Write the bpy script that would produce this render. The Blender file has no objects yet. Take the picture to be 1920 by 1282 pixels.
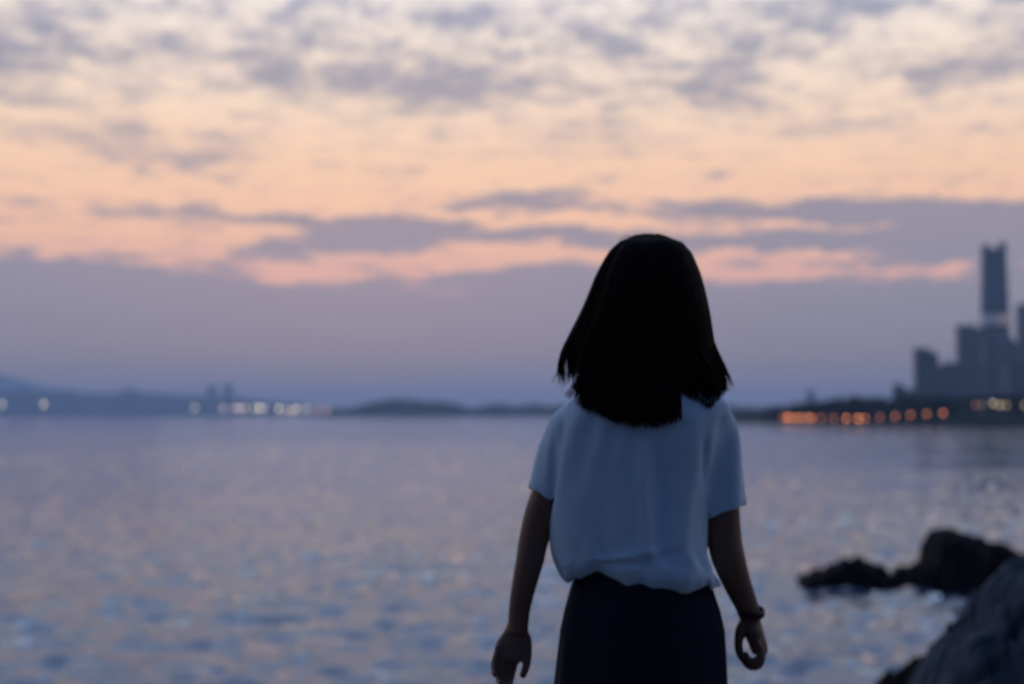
import bpy, bmesh, math, random
from mathutils import Vector, Matrix, noise as mn
import numpy as np
random.seed(7)
rng = np.random.default_rng(7)
scene = bpy.context.scene
COL = scene.collection
R = math.radians

# ------------------------------------------------------------------ camera
F = 1920 * 50 / 36.0            # focal length in photo pixels
CAMZ = 4.0                      # eye height above the sea
HOR = 776                       # row of the sea horizon
PITCH = math.atan((HOR - 641) / F)
YW = 3.1                        # distance to the woman
cam_d = bpy.data.cameras.new('camera'); cam = bpy.data.objects.new('camera', cam_d); COL.objects.link(cam)
cam.location = (0, 0, CAMZ); cam.rotation_euler = (math.pi/2 + PITCH, 0, 0)
cam_d.lens = 50; cam_d.sensor_width = 36; cam_d.clip_start = 0.1; cam_d.clip_end = 60000
cam_d.dof.use_dof = True; cam_d.dof.focus_distance = 2.25; cam_d.dof.aperture_fstop = 2.5
cam_d.dof.aperture_ratio = 1.1
scene.camera = cam

def ray(px, py):
    a = (px - 960) / F; b = (641 - py) / F
    c, s = math.cos(PITCH), math.sin(PITCH)
    return Vector((a, c - b*s, s + b*c))
def at(px, py, Y):
    d = ray(px, py); return Vector((0, 0, CAMZ)) + d * (Y / d.y)
def P(px, py, dy=0.0):          # a point near the woman's distance
    return at(px, py, YW + dy)
def ppm(Y): return F / Y

# ------------------------------------------------------------------ materials
def mat(name, col, rough=0.6, spec=0.5, var=0.0, scale=5.0, bump=0.0, bscale=20.0, col2=None, subs=0.0, sheen=0.0):
    m = bpy.data.materials.new(name); m.use_nodes = True
    nt = m.node_tree; b = nt.nodes['Principled BSDF']
    b.inputs['Base Color'].default_value = (*col, 1); b.inputs['Roughness'].default_value = rough
    b.inputs['Specular IOR Level'].default_value = spec
    if sheen: b.inputs['Sheen Weight'].default_value = sheen
    tc = nt.nodes.new('ShaderNodeTexCoord')
    if var or col2:
        n = nt.nodes.new('ShaderNodeTexNoise'); n.inputs['Scale'].default_value = scale; n.inputs['Detail'].default_value = 6
        n.inputs['Roughness'].default_value = .65
        nt.links.new(tc.outputs['Object'], n.inputs['Vector'])
        r = nt.nodes.new('ShaderNodeValToRGB')
        c2 = col2 or tuple(c * (1 + var) for c in col); c1 = col if col2 else tuple(c * (1 - var) for c in col)
        r.color_ramp.elements[0].position = .3; r.color_ramp.elements[1].position = .7
        r.color_ramp.elements[0].color = (*c1, 1); r.color_ramp.elements[1].color = (*c2, 1)
        nt.links.new(n.outputs['Fac'], r.inputs['Fac']); nt.links.new(r.outputs['Color'], b.inputs['Base Color'])
    if bump:
        n = nt.nodes.new('ShaderNodeTexNoise'); n.inputs['Scale'].default_value = bscale; n.inputs['Detail'].default_value = 8
        nt.links.new(tc.outputs['Object'], n.inputs['Vector'])
        bp = nt.nodes.new('ShaderNodeBump'); bp.inputs['Strength'].default_value = bump; bp.inputs['Distance'].default_value = 1.0/bscale
        nt.links.new(n.outputs['Fac'], bp.inputs['Height']); nt.links.new(bp.outputs['Normal'], b.inputs['Normal'])
    return m
def emis(name, col, strength):
    m = bpy.data.materials.new(name); m.use_nodes = True
    nt = m.node_tree; b = nt.nodes['Principled BSDF']
    b.inputs['Base Color'].default_value = (.5, .5, .5, 1)
    b.inputs['Emission Color'].default_value = (*col, 1); b.inputs['Emission Strength'].default_value = strength
    m.cycles.emission_sampling = 'NONE'
    return m

M_skin = mat('skin', (.175, .092, .064), .55, .4, var=.08, scale=18)
M_hair = mat('hair', (.012, .007, .007), .75, .05, var=.4, scale=30)
M_shirt = mat('blouse_cloth', (.59, .77, .92), .85, .2, var=.03, scale=40, bump=.12, bscale=500)
M_skirt = mat('skirt_cloth', (.012, .014, .028), .9, .15, var=.15, scale=60, bump=.1, bscale=400)
M_band = mat('bracelet_leather', (.05, .012, .016), .5, .4, var=.3, scale=60)
M_rock = mat('wet_rock', (.005, .005, .006), .8, .12, col2=(.014, .0135, .015), scale=1.6, bump=.6, bscale=5)
M_boulder = mat('dry_rock', (.046, .058, .082), .9, .1, col2=(.10, .12, .16), scale=2.2, bump=.7, bscale=7)
M_shore = mat('shore_rock', (.10, .095, .09), .85, .3, col2=(.2, .19, .18), scale=1.2, bump=.7, bscale=5)
M_land = mat('wooded_land', (.008, .012, .012), .95, .05, col2=(.018, .024, .018), scale=.03)
M_leaf = mat('tree_foliage', (.012, .02, .014), .9, .05, col2=(.03, .04, .022), scale=.15)
M_pole = mat('painted_metal_pole', (.12, .12, .12), .5, .5, var=.2, scale=3)
M_concrete = mat('pale_concrete', (.09, .10, .12), .8, .3, var=.2, scale=.05)
M_roof = mat('roof_felt', (.10, .10, .11), .9, .2, var=.2, scale=.1)
def facade(name, glass, wallc, sx, sz):
    m = bpy.data.materials.new(name); m.use_nodes = True
    nt = m.node_tree; b = nt.nodes['Principled BSDF']
    tc = nt.nodes.new('ShaderNodeTexCoord'); sep = nt.nodes.new('ShaderNodeSeparateXYZ'); nt.links.new(tc.outputs['Object'], sep.inputs[0])
    add = nt.nodes.new('ShaderNodeMath'); add.operation = 'ADD'; nt.links.new(sep.outputs[0], add.inputs[0]); nt.links.new(sep.outputs[1], add.inputs[1])
    cb = nt.nodes.new('ShaderNodeCombineXYZ'); nt.links.new(add.outputs[0], cb.inputs[0]); nt.links.new(sep.outputs[2], cb.inputs[1])
    br = nt.nodes.new('ShaderNodeTexBrick'); nt.links.new(cb.outputs[0], br.inputs['Vector'])
    br.offset = 0; br.inputs['Scale'].default_value = 1
    br.inputs['Brick Width'].default_value = sx; br.inputs['Row Height'].default_value = sz; br.inputs['Mortar Size'].default_value = .5
    br.inputs['Color1'].default_value = (*glass, 1); br.inputs['Color2'].default_value = (*[g*1.6 for g in glass], 1); br.inputs['Mortar'].default_value = (*wallc, 1)
    nt.links.new(br.outputs['Color'], b.inputs['Base Color'])
    b.inputs['Roughness'].default_value = .45
    return m
M_fac1 = facade('tower_facade', (.014, .026, .06), (.035, .055, .10), 3.2, 3.8)
M_fac2 = facade('block_facade', (.014, .024, .055), (.045, .06, .10), 4.0, 3.4)
M_fac3 = facade('flat_facade', (.012, .022, .05), (.035, .05, .085), 5.0, 3.2)

# ------------------------------------------------------------------ object helpers
def obj(name, verts, faces, m, parent=None, smooth=True):
    me = bpy.data.meshes.new(name); me.from_pydata([tuple(v) for v in verts], [], faces); me.update()
    return objm(name, me, m, parent, smooth)
def objm(name, me, m, parent=None, smooth=True):
    o = bpy.data.objects.new(name, me); COL.objects.link(o)
    if m: me.materials.append(m)
    if smooth: me.polygons.foreach_set('use_smooth', [True]*len(me.polygons))
    if parent: o.parent = parent
    return o
def empty(name, loc=(0, 0, 0)):
    o = bpy.data.objects.new(name, None); COL.objects.link(o); o.location = loc; o.empty_display_size = .1; return o
def tag(o, label=None, cat=None, group=None, kind=None):
    for k, v in (('label', label), ('category', cat), ('group', group), ('kind', kind)):
        if v: o[k] = v
    return o

class MB:
    def __init__(s): s.v = []; s.f = []
    def add(s, vs, fs):
        n = len(s.v); s.v += [Vector(v) for v in vs]; s.f += [tuple(i + n for i in f) for f in fs]
    def rings(s, rings, cap=True):
        n = len(rings[0]); base = len(s.v); vs = [Vector(p) for r in rings for p in r]
        fs = []
        for i in range(len(rings)-1):
            for j in range(n):
                k = (j+1) % n
                fs.append((i*n+j, i*n+k, (i+1)*n+k, (i+1)*n+j))
        if cap:
            a = len(vs); vs.append(sum((Vector(p) for p in rings[0]), Vector())/n); vs.append(sum((Vector(p) for p in rings[-1]), Vector())/n)
            L = (len(rings)-1)*n
            for j in range(n):
                k = (j+1) % n
                fs.append((a, k, j)); fs.append((a+1, L+j, L+k))
        s.add(vs, fs)
    def tube(s, pts, rad, n=14, cap=True, flat=None, sub=0):
        pts = [Vector(p) for p in pts]; rad = list(rad)
        if sub: pts, rad = spline(pts, rad, sub)
        rings = []; ref = Vector((0.13, 1, 0.07)).normalized()
        for i, p in enumerate(pts):
            t = (pts[min(i+1, len(pts)-1)] - pts[max(i-1, 0)])
            t = t.normalized() if t.length > 1e-9 else Vector((0, 0, 1))
            u = t.cross(ref)
            if u.length < 1e-3: u = t.cross(Vector((1, 0, 0)))
            u.normalize(); w = u.cross(t).normalized()
            f = flat[min(i, len(flat)-1)] if flat else 1
            rings.append([p + u*rad[i]*math.cos(2*math.pi*j/n) + w*rad[i]*f*math.sin(2*math.pi*j/n) for j in range(n)])
        s.rings(rings, cap)
    def ball(s, c, r, n=16, rot=None):
        c = Vector(c); rings = []
        for i in range(1, n):
            th = math.pi*i/n
            ring = []
            for j in range(2*n):
                ph = 2*math.pi*j/(2*n)
                v = Vector((r[0]*math.sin(th)*math.cos(ph), r[1]*math.sin(th)*math.sin(ph), r[2]*math.cos(th)))
                if rot: v = rot @ v
                ring.append(c + v)
            rings.append(ring)
        s.rings(rings)
    def box(s, x0, x1, y0, y1, z0, z1):
        vs = [(x, y, z) for z in (z0, z1) for y in (y0, y1) for x in (x0, x1)]
        s.add(vs, [(0, 2, 3, 1), (4, 5, 7, 6), (0, 1, 5, 4), (1, 3, 7, 5), (3, 2, 6, 7), (2, 0, 4, 6)])
    def mesh(s, name):
        me = bpy.data.meshes.new(name); me.from_pydata([tuple(v) for v in s.v], [], s.f); me.update()
        return me
    def build(s, name, m, parent=None, smooth=True):
        return objm(name, s.mesh(name), m, parent, smooth)
def spline(pts, rad, sub):
    P_, R_ = [], []
    n = len(pts)
    for i in range(n-1):
        p0, p1, p2, p3 = pts[max(i-1, 0)], pts[i], pts[i+1], pts[min(i+2, n-1)]
        for k in range(sub):
            t = k/sub
            P_.append(0.5*((2*p1) + (p2-p0)*t + (2*p0-5*p1+4*p2-p3)*t*t + (3*p1-p0-3*p2+p3)*t**3))
            R_.append(rad[i] + (rad[i+1]-rad[i])*t)
    P_.append(pts[-1]); R_.append(rad[-1])
    return P_, R_
def interp(x, pts):
    if x <= pts[0][0]: return pts[0][1]
    for (a, va), (b, vb) in zip(pts, pts[1:]):
        if x <= b: return va + (vb-va)*(x-a)/(b-a)
    return pts[-1][1]
def smooth_interp(x, pts):
    return (interp(x-4, pts) + 2*interp(x, pts) + interp(x+4, pts))/4
def remesh(mb, name, voxel, smooth_it=2):
    me = mb.mesh('tmp'); o = bpy.data.objects.new('tmp', me); COL.objects.link(o)
    r = o.modifiers.new('r', 'REMESH'); r.mode = 'VOXEL'; r.voxel_size = voxel
    if smooth_it:
        s = o.modifiers.new('s', 'SMOOTH'); s.factor = .5; s.iterations = smooth_it
    dg = bpy.context.evaluated_depsgraph_get(); dg.update()
    out = bpy.data.meshes.new_from_object(o.evaluated_get(dg)); out.name = name
    bpy.data.objects.remove(o); bpy.data.meshes.remove(me)
    return out
def sm(a, b, x):
    t = min(1, max(0, (x-a)/(b-a))); return t*t*(3-2*t)

# ================================================================== WOMAN
K = ppm(YW)                       # pixels per metre at her distance
feet_z = P(1205, 1822).z
person_root = empty('person', (P(1205, 900).x, YW, feet_z))
tag(person_root, 'woman seen from behind in a pale blouse and dark skirt, arms hanging, facing the sea', 'person')
def child(o):
    o.parent = person_root
    o.matrix_parent_inverse = Matrix.Translation(-Vector(person_root.location))
    return o

pxof = lambda v: 960 + v.x*F/v.y
pyof = lambda v: HOR - (v.z-CAMZ)*F/v.y
b = MB()
def ell(px, py, hwx, hwy, dy=0, n=32, zt=0):
    c = P(px, py, dy)
    return [c + Vector((hwx/K*math.cos(2*math.pi*j/n), hwy*math.sin(2*math.pi*j/n), zt*math.cos(2*math.pi*j/n))) for j in range(n)]
# torso, neck
b.rings([ell(1213, 655, 47, .052, .015), ell(1213, 700, 47, .053, .0), ell(1213, 722, 60, .058, -.008), ell(1213, 738, 92, .068, -.012),
         ell(1213, 754, 132, .075, -.012), ell(1212, 780, 148, .083, -.008), ell(1211, 830, 143, .093, 0), ell(1209, 900, 135, .096, .005),
         ell(1206, 980, 122, .088, .005), ell(1203, 1060, 112, .082, 0), ell(1203, 1120, 124, .09, -.006), ell(1203, 1190, 141, .1, -.014),
         ell(1202, 1260, 148, .105, -.016), ell(1202, 1310, 142, .098, -.01), ell(1202, 1335, 110, .075, 0)])
# head and face (turned to the sea)
hc = P(1215, 545, .012)
b.ball(hc, (.074, .092, .108), 18)
b.ball(P(1215, 590, .045), (.058, .062, .075), 14)
b.ball(P(1215, 625, .078), (.03, .026, .028), 10)                 # chin
b.tube([P(1215, 548, .098), P(1215, 566, .112), P(1215, 580, .121), P(1215, 587, .108)], [.008, .009, .013, .009], 10)   # nose
b.ball(P(1215, 603, .1), (.022, .012, .006), 8); b.ball(P(1215, 610, .099), (.019, .012, .007), 8)   # lips
for s in (-1, 1):
    b.ball(P(1215+s*28, 553, .088), (.014, .011, .010), 8)         # eyes
    b.ball(P(1215+s*28, 541, .094), (.018, .01, .006), 8)          # brows
    b.ball(P(1215+s*36, 578, .072), (.02, .02, .02), 8)            # cheeks
    b.ball(P(1215+s*65, 565, .01), (.010, .019, .031), 10)         # ears
# legs
for s, st in ((-1, .05), (1, -.06)):
    b.tube([P(1203+s*72, 1250, 0), P(1203+s*76, 1330, .01), P(1203+s*74, 1420, .015+st*.3), P(1203+s*68, 1520, .02+st*.6), P(1203+s*66, 1560, .015+st*.7),
            P(1203+s*66, 1620, -.005+st*.8), P(1203+s*62, 1700, -.005+st), P(1203+s*60, 1775, st), P(1203+s*60, 1800, st)],
           [.085, .083, .073, .054, .05, .054, .042, .035, .036], 20, sub=3)
    f = P(1203+s*60, 1812, st)
    b.tube([f+Vector((0, -.045, .0)), f+Vector((0, .0, .006)), f+Vector((s*.006, .08, .0)), f+Vector((s*.012, .15, -.008)), f+Vector((s*.014, .185, -.012))],
           [.028, .036, .038, .04, .026], 16, flat=[1, .9, .7, .5, .4], sub=2)
# left arm
la = [P(1092, 784, .0), P(1066, 830, -.005), P(1038, 900, -.012), P(1015, 960, -.018), P(1000, 1015, -.022), P(994, 1048, -.028), P(984, 1090, -.03), P(975, 1135, -.03), P(972, 1165, -.03), P(969, 1185, -.03)]
b.tube(la, [.042, .040, .037, .0355, .032, .0305, .027, .0235, .0222, .024], 20, sub=3)
# left palm and fingers (palm towards the camera, thumb inwards)
b.tube([P(972, 1160, -.03), P(966, 1190, -.032), P(958, 1212, -.036), P(951, 1232, -.040), P(949, 1240, -.042)], [.018, .0265, .033, .031, .024], 18, flat=[.85, .6, .48, .46, .42], sub=3)
for base, pts, r in (
    ((932, 1226, -.046), [(927, 1243, -.056), (927, 1259, -.072), (929, 1266, -.085)], .0076),
    ((943, 1234, -.042), [(936, 1258, -.050), (937, 1276, -.068), (941, 1281, -.085)], .0086),
    ((955, 1237, -.038), [(948, 1265, -.044), (948, 1284, -.062), (952, 1288, -.080)], .0090),
    ((966, 1233, -.035), [(960, 1258, -.036), (956, 1278, -.050), (957, 1286, -.067)], .0086)):
    q = [P(*base)] + [P(*p) for p in pts]
    q.insert(0, P(base[0]+4, base[1]-18, base[2]+.004))
    b.tube(q, [r*1.05, r*1.1, r, r*.92, r*.7], 12, sub=3)
b.tube([P(976, 1180, -.03), P(986, 1198, -.030), P(989, 1222, -.034), P(987, 1246, -.040), P(981, 1264, -.046), P(979, 1270, -.048)], [.013, .0125, .0098, .0088, .0076, .005], 12, sub=3)
b.tube([P(966, 1180, -.03), P(974, 1200, -.033), P(978, 1218, -.036)], [.015, .014, .007], 12, sub=3)
# right arm
ra = [P(1334, 784, .0), P(1345, 830, .0), P(1350, 900, .0), P(1354, 960, -.002), P(1358, 1010, -.004), P(1367, 1050, -.006), P(1382, 1092, .006), P(1396, 1125, .016), P(1405, 1150, .022), P(1407, 1168, .024)]
b.tube(ra, [.040, .039, .038, .038, .0378, .036, .0305, .0262, .0235, .0225], 20, sub=3)
b.tube([P(1406, 1160, .024), P(1412, 1180, .026), P(1419, 1200, .028), P(1424, 1217, .03), P(1425, 1224, .03)], [.0215, .0215, .020, .0185, .016], 18, flat=[.95, 1.3, 1.75, 1.85, 1.7], sub=3)
for dz, k in ((-.012, .90), (.008, 1.0), (.028, 1.07), (.048, 1.02)):
    j = (k-1)*60
    q = [P(1419, 1202, dz), P(1427, 1221, dz), P(1423+j*.3, 1240+j, dz), P(1408, 1245+j, dz+.002), P(1397-j*.3, 1234+j, dz+.004), P(1398, 1227+j, dz+.005)]
    b.tube(q, [.0085*k, .0092*k, .0086*k, .008*k, .0074*k, .0055*k], 12, sub=3)
b.tube([P(1400, 1164, .02), P(1390, 1180, .014), P(1385, 1200, .012), P(1386, 1220, .014), P(1393, 1234, .018), P(1397, 1240, .02)], [.014, .0135, .0098, .0092, .0085, .006], 12, sub=3)
body = child(objm('body', remesh(b, 'body', .0028, 2), M_skin))

# ------------------------------------------------------------------ blouse
YW_ = YW
bl = MB()
rows = [  # py, left x, right x, half depth, dy
    (718, 1160, 1266, .062, -.006), (730, 1120, 1308, .074, -.012), (742, 1080, 1348, .084, -.014), (756, 1062, 1364, .092, -.014), (780, 1052, 1372, .100, -.012), (830, 1046, 1364, .110, -.006),
    (880, 1040, 1346, .116, 0), (940, 1032, 1330, .120, 0), (1000, 1030, 1326, .124, 0), (1040, 1036, 1328, .128, 0), (1064, 1042, 1334, .130, -.002),
    (1084, 1048, 1352, .126, -.002), (1097, 1056, 1354, .116, 0), (1104, 1068, 1346, .104, 0)]
rr = []
for py, x0, x1, hd, dy in rows:
    c = P((x0+x1)/2, py, dy); hw = (x1-x0)/2/K; n = 56
    ring = []
    for j in range(n):
        a = 2*math.pi*j/n; ca, sa = math.cos(a), math.sin(a)
        e = .82
        ring.append(c + Vector((hw*math.copysign(abs(ca)**e, ca), hd*math.copysign(abs(sa)**e, sa), 0)))
    rr.append(ring)
bl.rings(rr)
slL = [P(1112, 790, -.004), P(1078, 800, -.006), P(1053, 850, -.010), P(1038, 893, -.014), P(1025, 935, -.018)]
slR = [P(1312, 788, -.002), P(1341, 804, -.002), P(1352, 850, -.002), P(1356, 900, -.002), P(1357.5, 962, -.002)]
bl.tube(slL, [.044, .050, .053, .047, .040], 28, sub=4)
bl.tube(slR, [.042, .050, .0505, .052, .053], 28, sub=4)
me = remesh(bl, 'blouse', .005, 3)
bm = bmesh.new(); bm.from_mesh(me)
# open the sleeves, the neck and the hem
def hem_shift(x):                # the hem rides up on the left
    return interp(x, [(1050, 8), (1064, 12), (1080, 30), (1119, 28), (1163, 19), (1189, 12), (1224, 8), (1294, 9), (1321, 12), (1338, 10), (1350, 2)])
kill = []
endL, dL = slL[-1], (slL[-1]-slL[-2]).normalized()
endR, dR = slR[-1], Vector((.42, .0, -.9)).normalized()
for f in bm.faces:
    c = f.calc_center_median()
    for e, d in ((endL, dL), (endR, (slR[-1]-slR[-2]).normalized())):
        if (c-e).dot(d) > -.006 and (c-e).length < .075 and f.normal.dot(d) > .55: kill.append(f); break
    else:
        if c.z > P(1213, 722).z and f.normal.z > .75 and abs(pxof(c)-1213) < 62: kill.append(f)
        elif f.normal.z < -.9 and c.z < P(1200, 1101).z and abs(pxof(c)-1207) < 112: kill.append(f)
bmesh.ops.delete(bm, geom=list(set(kill)), context='FACES')
for it in range(3): bmesh.ops.smooth_vert(bm, verts=[v for v in bm.verts if v.is_boundary], factor=.5, use_axis_x=True, use_axis_y=True, use_axis_z=True)
bm.normal_update()
for v in bm.verts:
    x, y = pxof(v.co), pyof(v.co); c = v.co; nrm = v.normal.copy()
    low = sm(960, 1090, y); up = sm(745, 800, y)
    # long soft folds hanging from the shoulder blades, shorter gathers above the waist
    fold = .5*mn.noise(Vector((c.x*11+.4*c.z, c.y*9, c.z*2.2+3))) + .30*mn.noise(Vector((c.x*26-c.z*5, c.y*18, c.z*5)))
    g = mn.noise(Vector((c.x*30+c.z*12, c.y*22, c.z*9+7)))
    d = .028*up*fold*(1+.35*low) + .011*low*g*(1-.75*sm(1066, 1092, y))
    d += .010*math.exp(-((x-(1206+(y-900)*.06))/16)**2)*sm(790, 880, y)*(1-sm(1030, 1075, y))      # centre fold
    d -= .009*math.exp(-((x-(1238+(y-900)*.05))/22)**2)*sm(800, 900, y)*(1-sm(1030, 1080, y))
    d -= .008*math.exp(-((y-(1062-(x-1190)*.35))/9)**2)*math.exp(-((x-1190)/55)**2)                # tucks near the hem
    d += .007*math.exp(-((y-(1044-(x-1200)*.35))/13)**2)*math.exp(-((x-1180)/70)**2)
    d -= .010*math.exp(-((x-(1323+(y-900)*.0))/9)**2)*sm(800, 850, y)*(1-sm(880, 930, y))                               # armhole seams
    d -= .010*math.exp(-((x-(1040-(y-850)*.06))/9)**2)*sm(800, 850, y)*(1-sm(930, 980, y))
    v.co += nrm*d
    if y > 990:
        w = sm(990, 1100, y)
        v.co.z += hem_shift(x)/K*w
    if 1330 < x and 870 < y: v.co.z += (x-1360)*.32/K*sm(880, 960, y)                                # slanting sleeve hem
    if x < 1034 and 880 < y < 960: v.co.z -= (x-1016)*.4/K*sm(890, 930, y)
bm.to_mesh(me); bm.free()
blouse = child(objm('blouse', me, M_shirt))
so = blouse.modifiers.new('cloth', 'SOLIDIFY'); so.thickness = .0016; so.offset = -1

# ------------------------------------------------------------------ skirt
sk = MB(); rr = []
srow = [(1052, 1092, 1320, .094), (1078, 1080, 1328, .102), (1100, 1071, 1334, .108), (1141, 1060, 1348, .118), (1180, 1052, 1357, .126), (1215, 1048, 1360, .13), (1282, 1043, 1362, .136), (1340, 1036, 1367, .142), (1400, 1030, 1372, .148), (1450, 1026, 1376, .152), (1478, 1024, 1378, .153), (1480, 1026, 1376, .150), (1460, 1029, 1373, .148), (1300, 1050, 1356, .126)]
for i, (py, x0, x1, hd) in enumerate(srow):
    c = P((x0+x1)/2, py, -.008); hw = (x1-x0)/2/K; n = 144; ring = []
    fl = sm(1100, 1450, py)
    for j in range(n):
        a = 2*math.pi*j/n; ca, sa = math.cos(a), math.sin(a)
        w = 1 + fl*.035*math.sin(a*9+1.3*math.sin(2*a)) + .012*mn.noise(Vector((ca*4, sa*4, py/70)))*sm(1090, 1200, py)
        ring.append(c + Vector((hw*w*ca, hd*w*sa, (11/K)*math.sin(a*3)*fl*.3)))
    rr.append(ring)
sk.rings(rr, cap=False)
child(sk.build('skirt', M_skirt))

# ------------------------------------------------------------------ bracelet
br = MB(); c = P(1408, 1146, .020); ax = (P(1409, 1168, .026)-P(1399, 1125, .014)).normalized(); ax = (ax + Vector((-.28, 0, 0))).normalized()
u = ax.cross(Vector((0, 1, 0))).normalized(); w = ax.cross(u).normalized(); rr = []
for j in range(40):
    a = 2*math.pi*j/40; d = u*math.cos(a)+w*math.sin(a); cen = c + d*.0275
    rr.append([cen + d*.003*math.cos(t) + ax*.0085*math.sin(t) for t in [2*math.pi*k/10 for k in range(10)]])
rr.append(rr[0]); br.rings(rr, cap=False)
bracelet = child(br.build('bracelet', M_band))
be = MB(); q = c + (u if u.x > 0 else -u)*.031; be.ball(q, (.006, .011, .012), 10)
bead = be.build('bead', M_band); bead.parent = bracelet; bead.matrix_parent_inverse = bracelet.matrix_parent_inverse.copy()

# ------------------------------------------------------------------ hair
L_out = [(440, 1204), (445, 1184), (451, 1167), (467, 1148), (489, 1133), (520, 1117), (551, 1105), (582, 1092), (610, 1078), (638, 1064), (663, 1053), (691, 1047), (712, 1048), (745, 1053), (800, 1060)]
R_out = [(440, 1226), (444, 1246), (449, 1262), (457, 1280), (476, 1296), (510, 1311), (545, 1321), (585, 1329), (623, 1334), (657, 1339), (695, 1347), (718, 1354), (735, 1360), (760, 1364), (800, 1368)]
tipL = [(1046, 722), (1053, 742), (1067, 748), (1089, 766), (1120, 779), (1145, 792), (1183, 801), (1223, 801), (1267, 789)]
tipR = [(1268, 736), (1280, 742), (1301, 752), (1326, 764), (1333, 753), (1345, 748), (1356, 736), (1372, 728)]
def back(py):                    # how far the hair stands off the head axis, towards the camera
    return interp(py, [(440, .0), (447, .038), (460, .068), (490, .098), (530, .115), (580, .118), (640, .106), (700, .100), (760, .118), (810, .130)])
cxo = lambda py: interp(py, [(440, 1216), (560, 1216), (700, 1208), (800, 1208)])
def hairpt(phi, py, scl=1.0):    # phi 0 = back of the head, -pi/2 left, +pi/2 right
    c = cxo(py); xl, xr = smooth_interp(py, L_out), smooth_interp(py, R_out)
    hw = (c-xl) if phi < 0 else (xr-c)
    x = c + math.sin(phi)*hw*scl
    front = .105*sm(440, 470, py)
    d = back(py)*scl if abs(phi) < math.pi/2 else front*scl
    return P(x, py, .012 - math.cos(phi)*d)
def cloth_y(px, py):              # where the back of the blouse lies behind this point
    if py < 722: return None
    x0, x1, hd, dy = (interp(py, [(r[0], r[k]) for r in rows]) for k in (1, 2, 3, 4))
    t = abs(px-(x0+x1)/2)/((x1-x0)/2)
    if t >= 1: return None
    ca = t**(1/.82); return YW + dy - hd*math.sqrt(1-ca*ca)**.82
def over_cloth(p, lift=.010):
    px, py = pxof(p), pyof(p); cy_ = cloth_y(px, py)
    if cy_ is not None and p.y > cy_-lift:
        w = sm(722, 745, py); return at(px, py, p.y*(1-w) + w*(cy_-lift))
    return p
h = MB()
# inner cap: closes the mass so no light passes through
rr = []
for py in (446, 450, 458, 470, 490, 515, 545, 575, 605, 630, 660, 700, 740, 775, 790):
    ring = []
    low = sm(600, 690, py)
    for j in range(48):
        phi = -math.pi + 2*math.pi*j/48
        hw = 1
        s = .965
        c = cxo(py); xl, xr = smooth_interp(py, L_out)+3, smooth_interp(py, R_out)-3
        xl = xl*(1-low) + low*interp(py, [(600, 1092), (660, 1092), (700, 1083), (760, 1098), (790, 1150)])
        xr = xr*(1-low) + low*interp(py, [(600, 1324), (660, 1304), (684, 1270), (700, 1256), (730, 1252), (790, 1252)])
        x = c + math.sin(phi)*(((c-xl) if phi < 0 else (xr-c)))
        if abs(phi) <= math.pi/2: d = back(py)*.95
        else: d = (-.05 if py > 500 else .08*sm(440, 470, py)*sm(505, 480, py) - .05*sm(480, 500, py))
        if abs(phi) > math.pi/2 and py > 490: d = -.055 + .02
        yy = -math.cos(phi)*d if abs(phi) <= math.pi/2 else (abs(math.cos(phi))*max(d, -.02))
        q_ = P(x, py, .012 + yy)
        ring.append(over_cloth(q_, .006) if abs(phi) <= math.pi/2 else q_)
    rr.append(ring)
h.rings(rr)
def strand(phi, tip_x, tip_y, r, scl=1.0, jit=.004, flick=0.0, w0=.72, n=6):
    pts, rad = [], []
    y0 = 441 + 5*random.random(); N = 15
    ph0 = phi
    seed = random.random()*100
    for i in range(N+1):
        t = i/N; py = y0 + (tip_y-y0)*(t**1.12 if t < 1 else 1)
        s = scl
        p = hairpt(ph0, py, s)
        w = sm(w0, 1.0, t)
        tx = P(tip_x, py, .012).x
        p.x = p.x*(1-w) + tx*w
        p.x += jit*mn.noise(Vector((seed, t*3, 0)))*sm(.3, 1, t)*1.6
        p.y += jit*mn.noise(Vector((seed, t*3, 9)))*sm(.2, 1, t)
        if flick: p.x += flick*sm(.90, 1.0, t)**2
        if -1.6 < phi < 1.6: p = over_cloth(p, .009 + .004*random.random())
        pts.append(p)
        rad.append(r*(1 if t < .66 else 1-.93*((t-.66)/.34)**1.3))
    h.tube(pts, rad, n, cap=True)
def phi_of(tx, ty):
    py = min(ty, 690); c = cxo(py); xl, xr = smooth_interp(py, L_out), smooth_interp(py, R_out)
    s = (tx-c)/((c-xl) if tx < c else (xr-c)); return math.asin(max(-1, min(1, s)))
# main curtain at the back
for k in range(620):
    tx = random.uniform(1088, 1267) - (0 if k % 9 else 4*random.random()); ty = interp(tx, tipL) + random.gauss(0, 2.6) - 6*abs(mn.noise(Vector((tx*.09, 0, 3))))
    strand(phi_of(tx, ty) + random.gauss(0, .03), tx, ty, random.uniform(.0018, .0036), random.uniform(.94, 1.0))
for k in range(50):              # short under-layer that fills the nape
    tx = random.uniform(1110, 1264); ty = interp(tx, tipL) - random.uniform(5, 40)
    strand(phi_of(tx, ty), tx, ty, .005, .93)
# lower left fringe of the curtain, over the shoulder
for k in range(46):
    tx = random.uniform(1052, 1092); ty = interp(tx, tipL) + random.gauss(0, 2)
    strand(-random.uniform(.72, .90), tx, ty, random.uniform(.0025, .004), .97, w0=.86)
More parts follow.
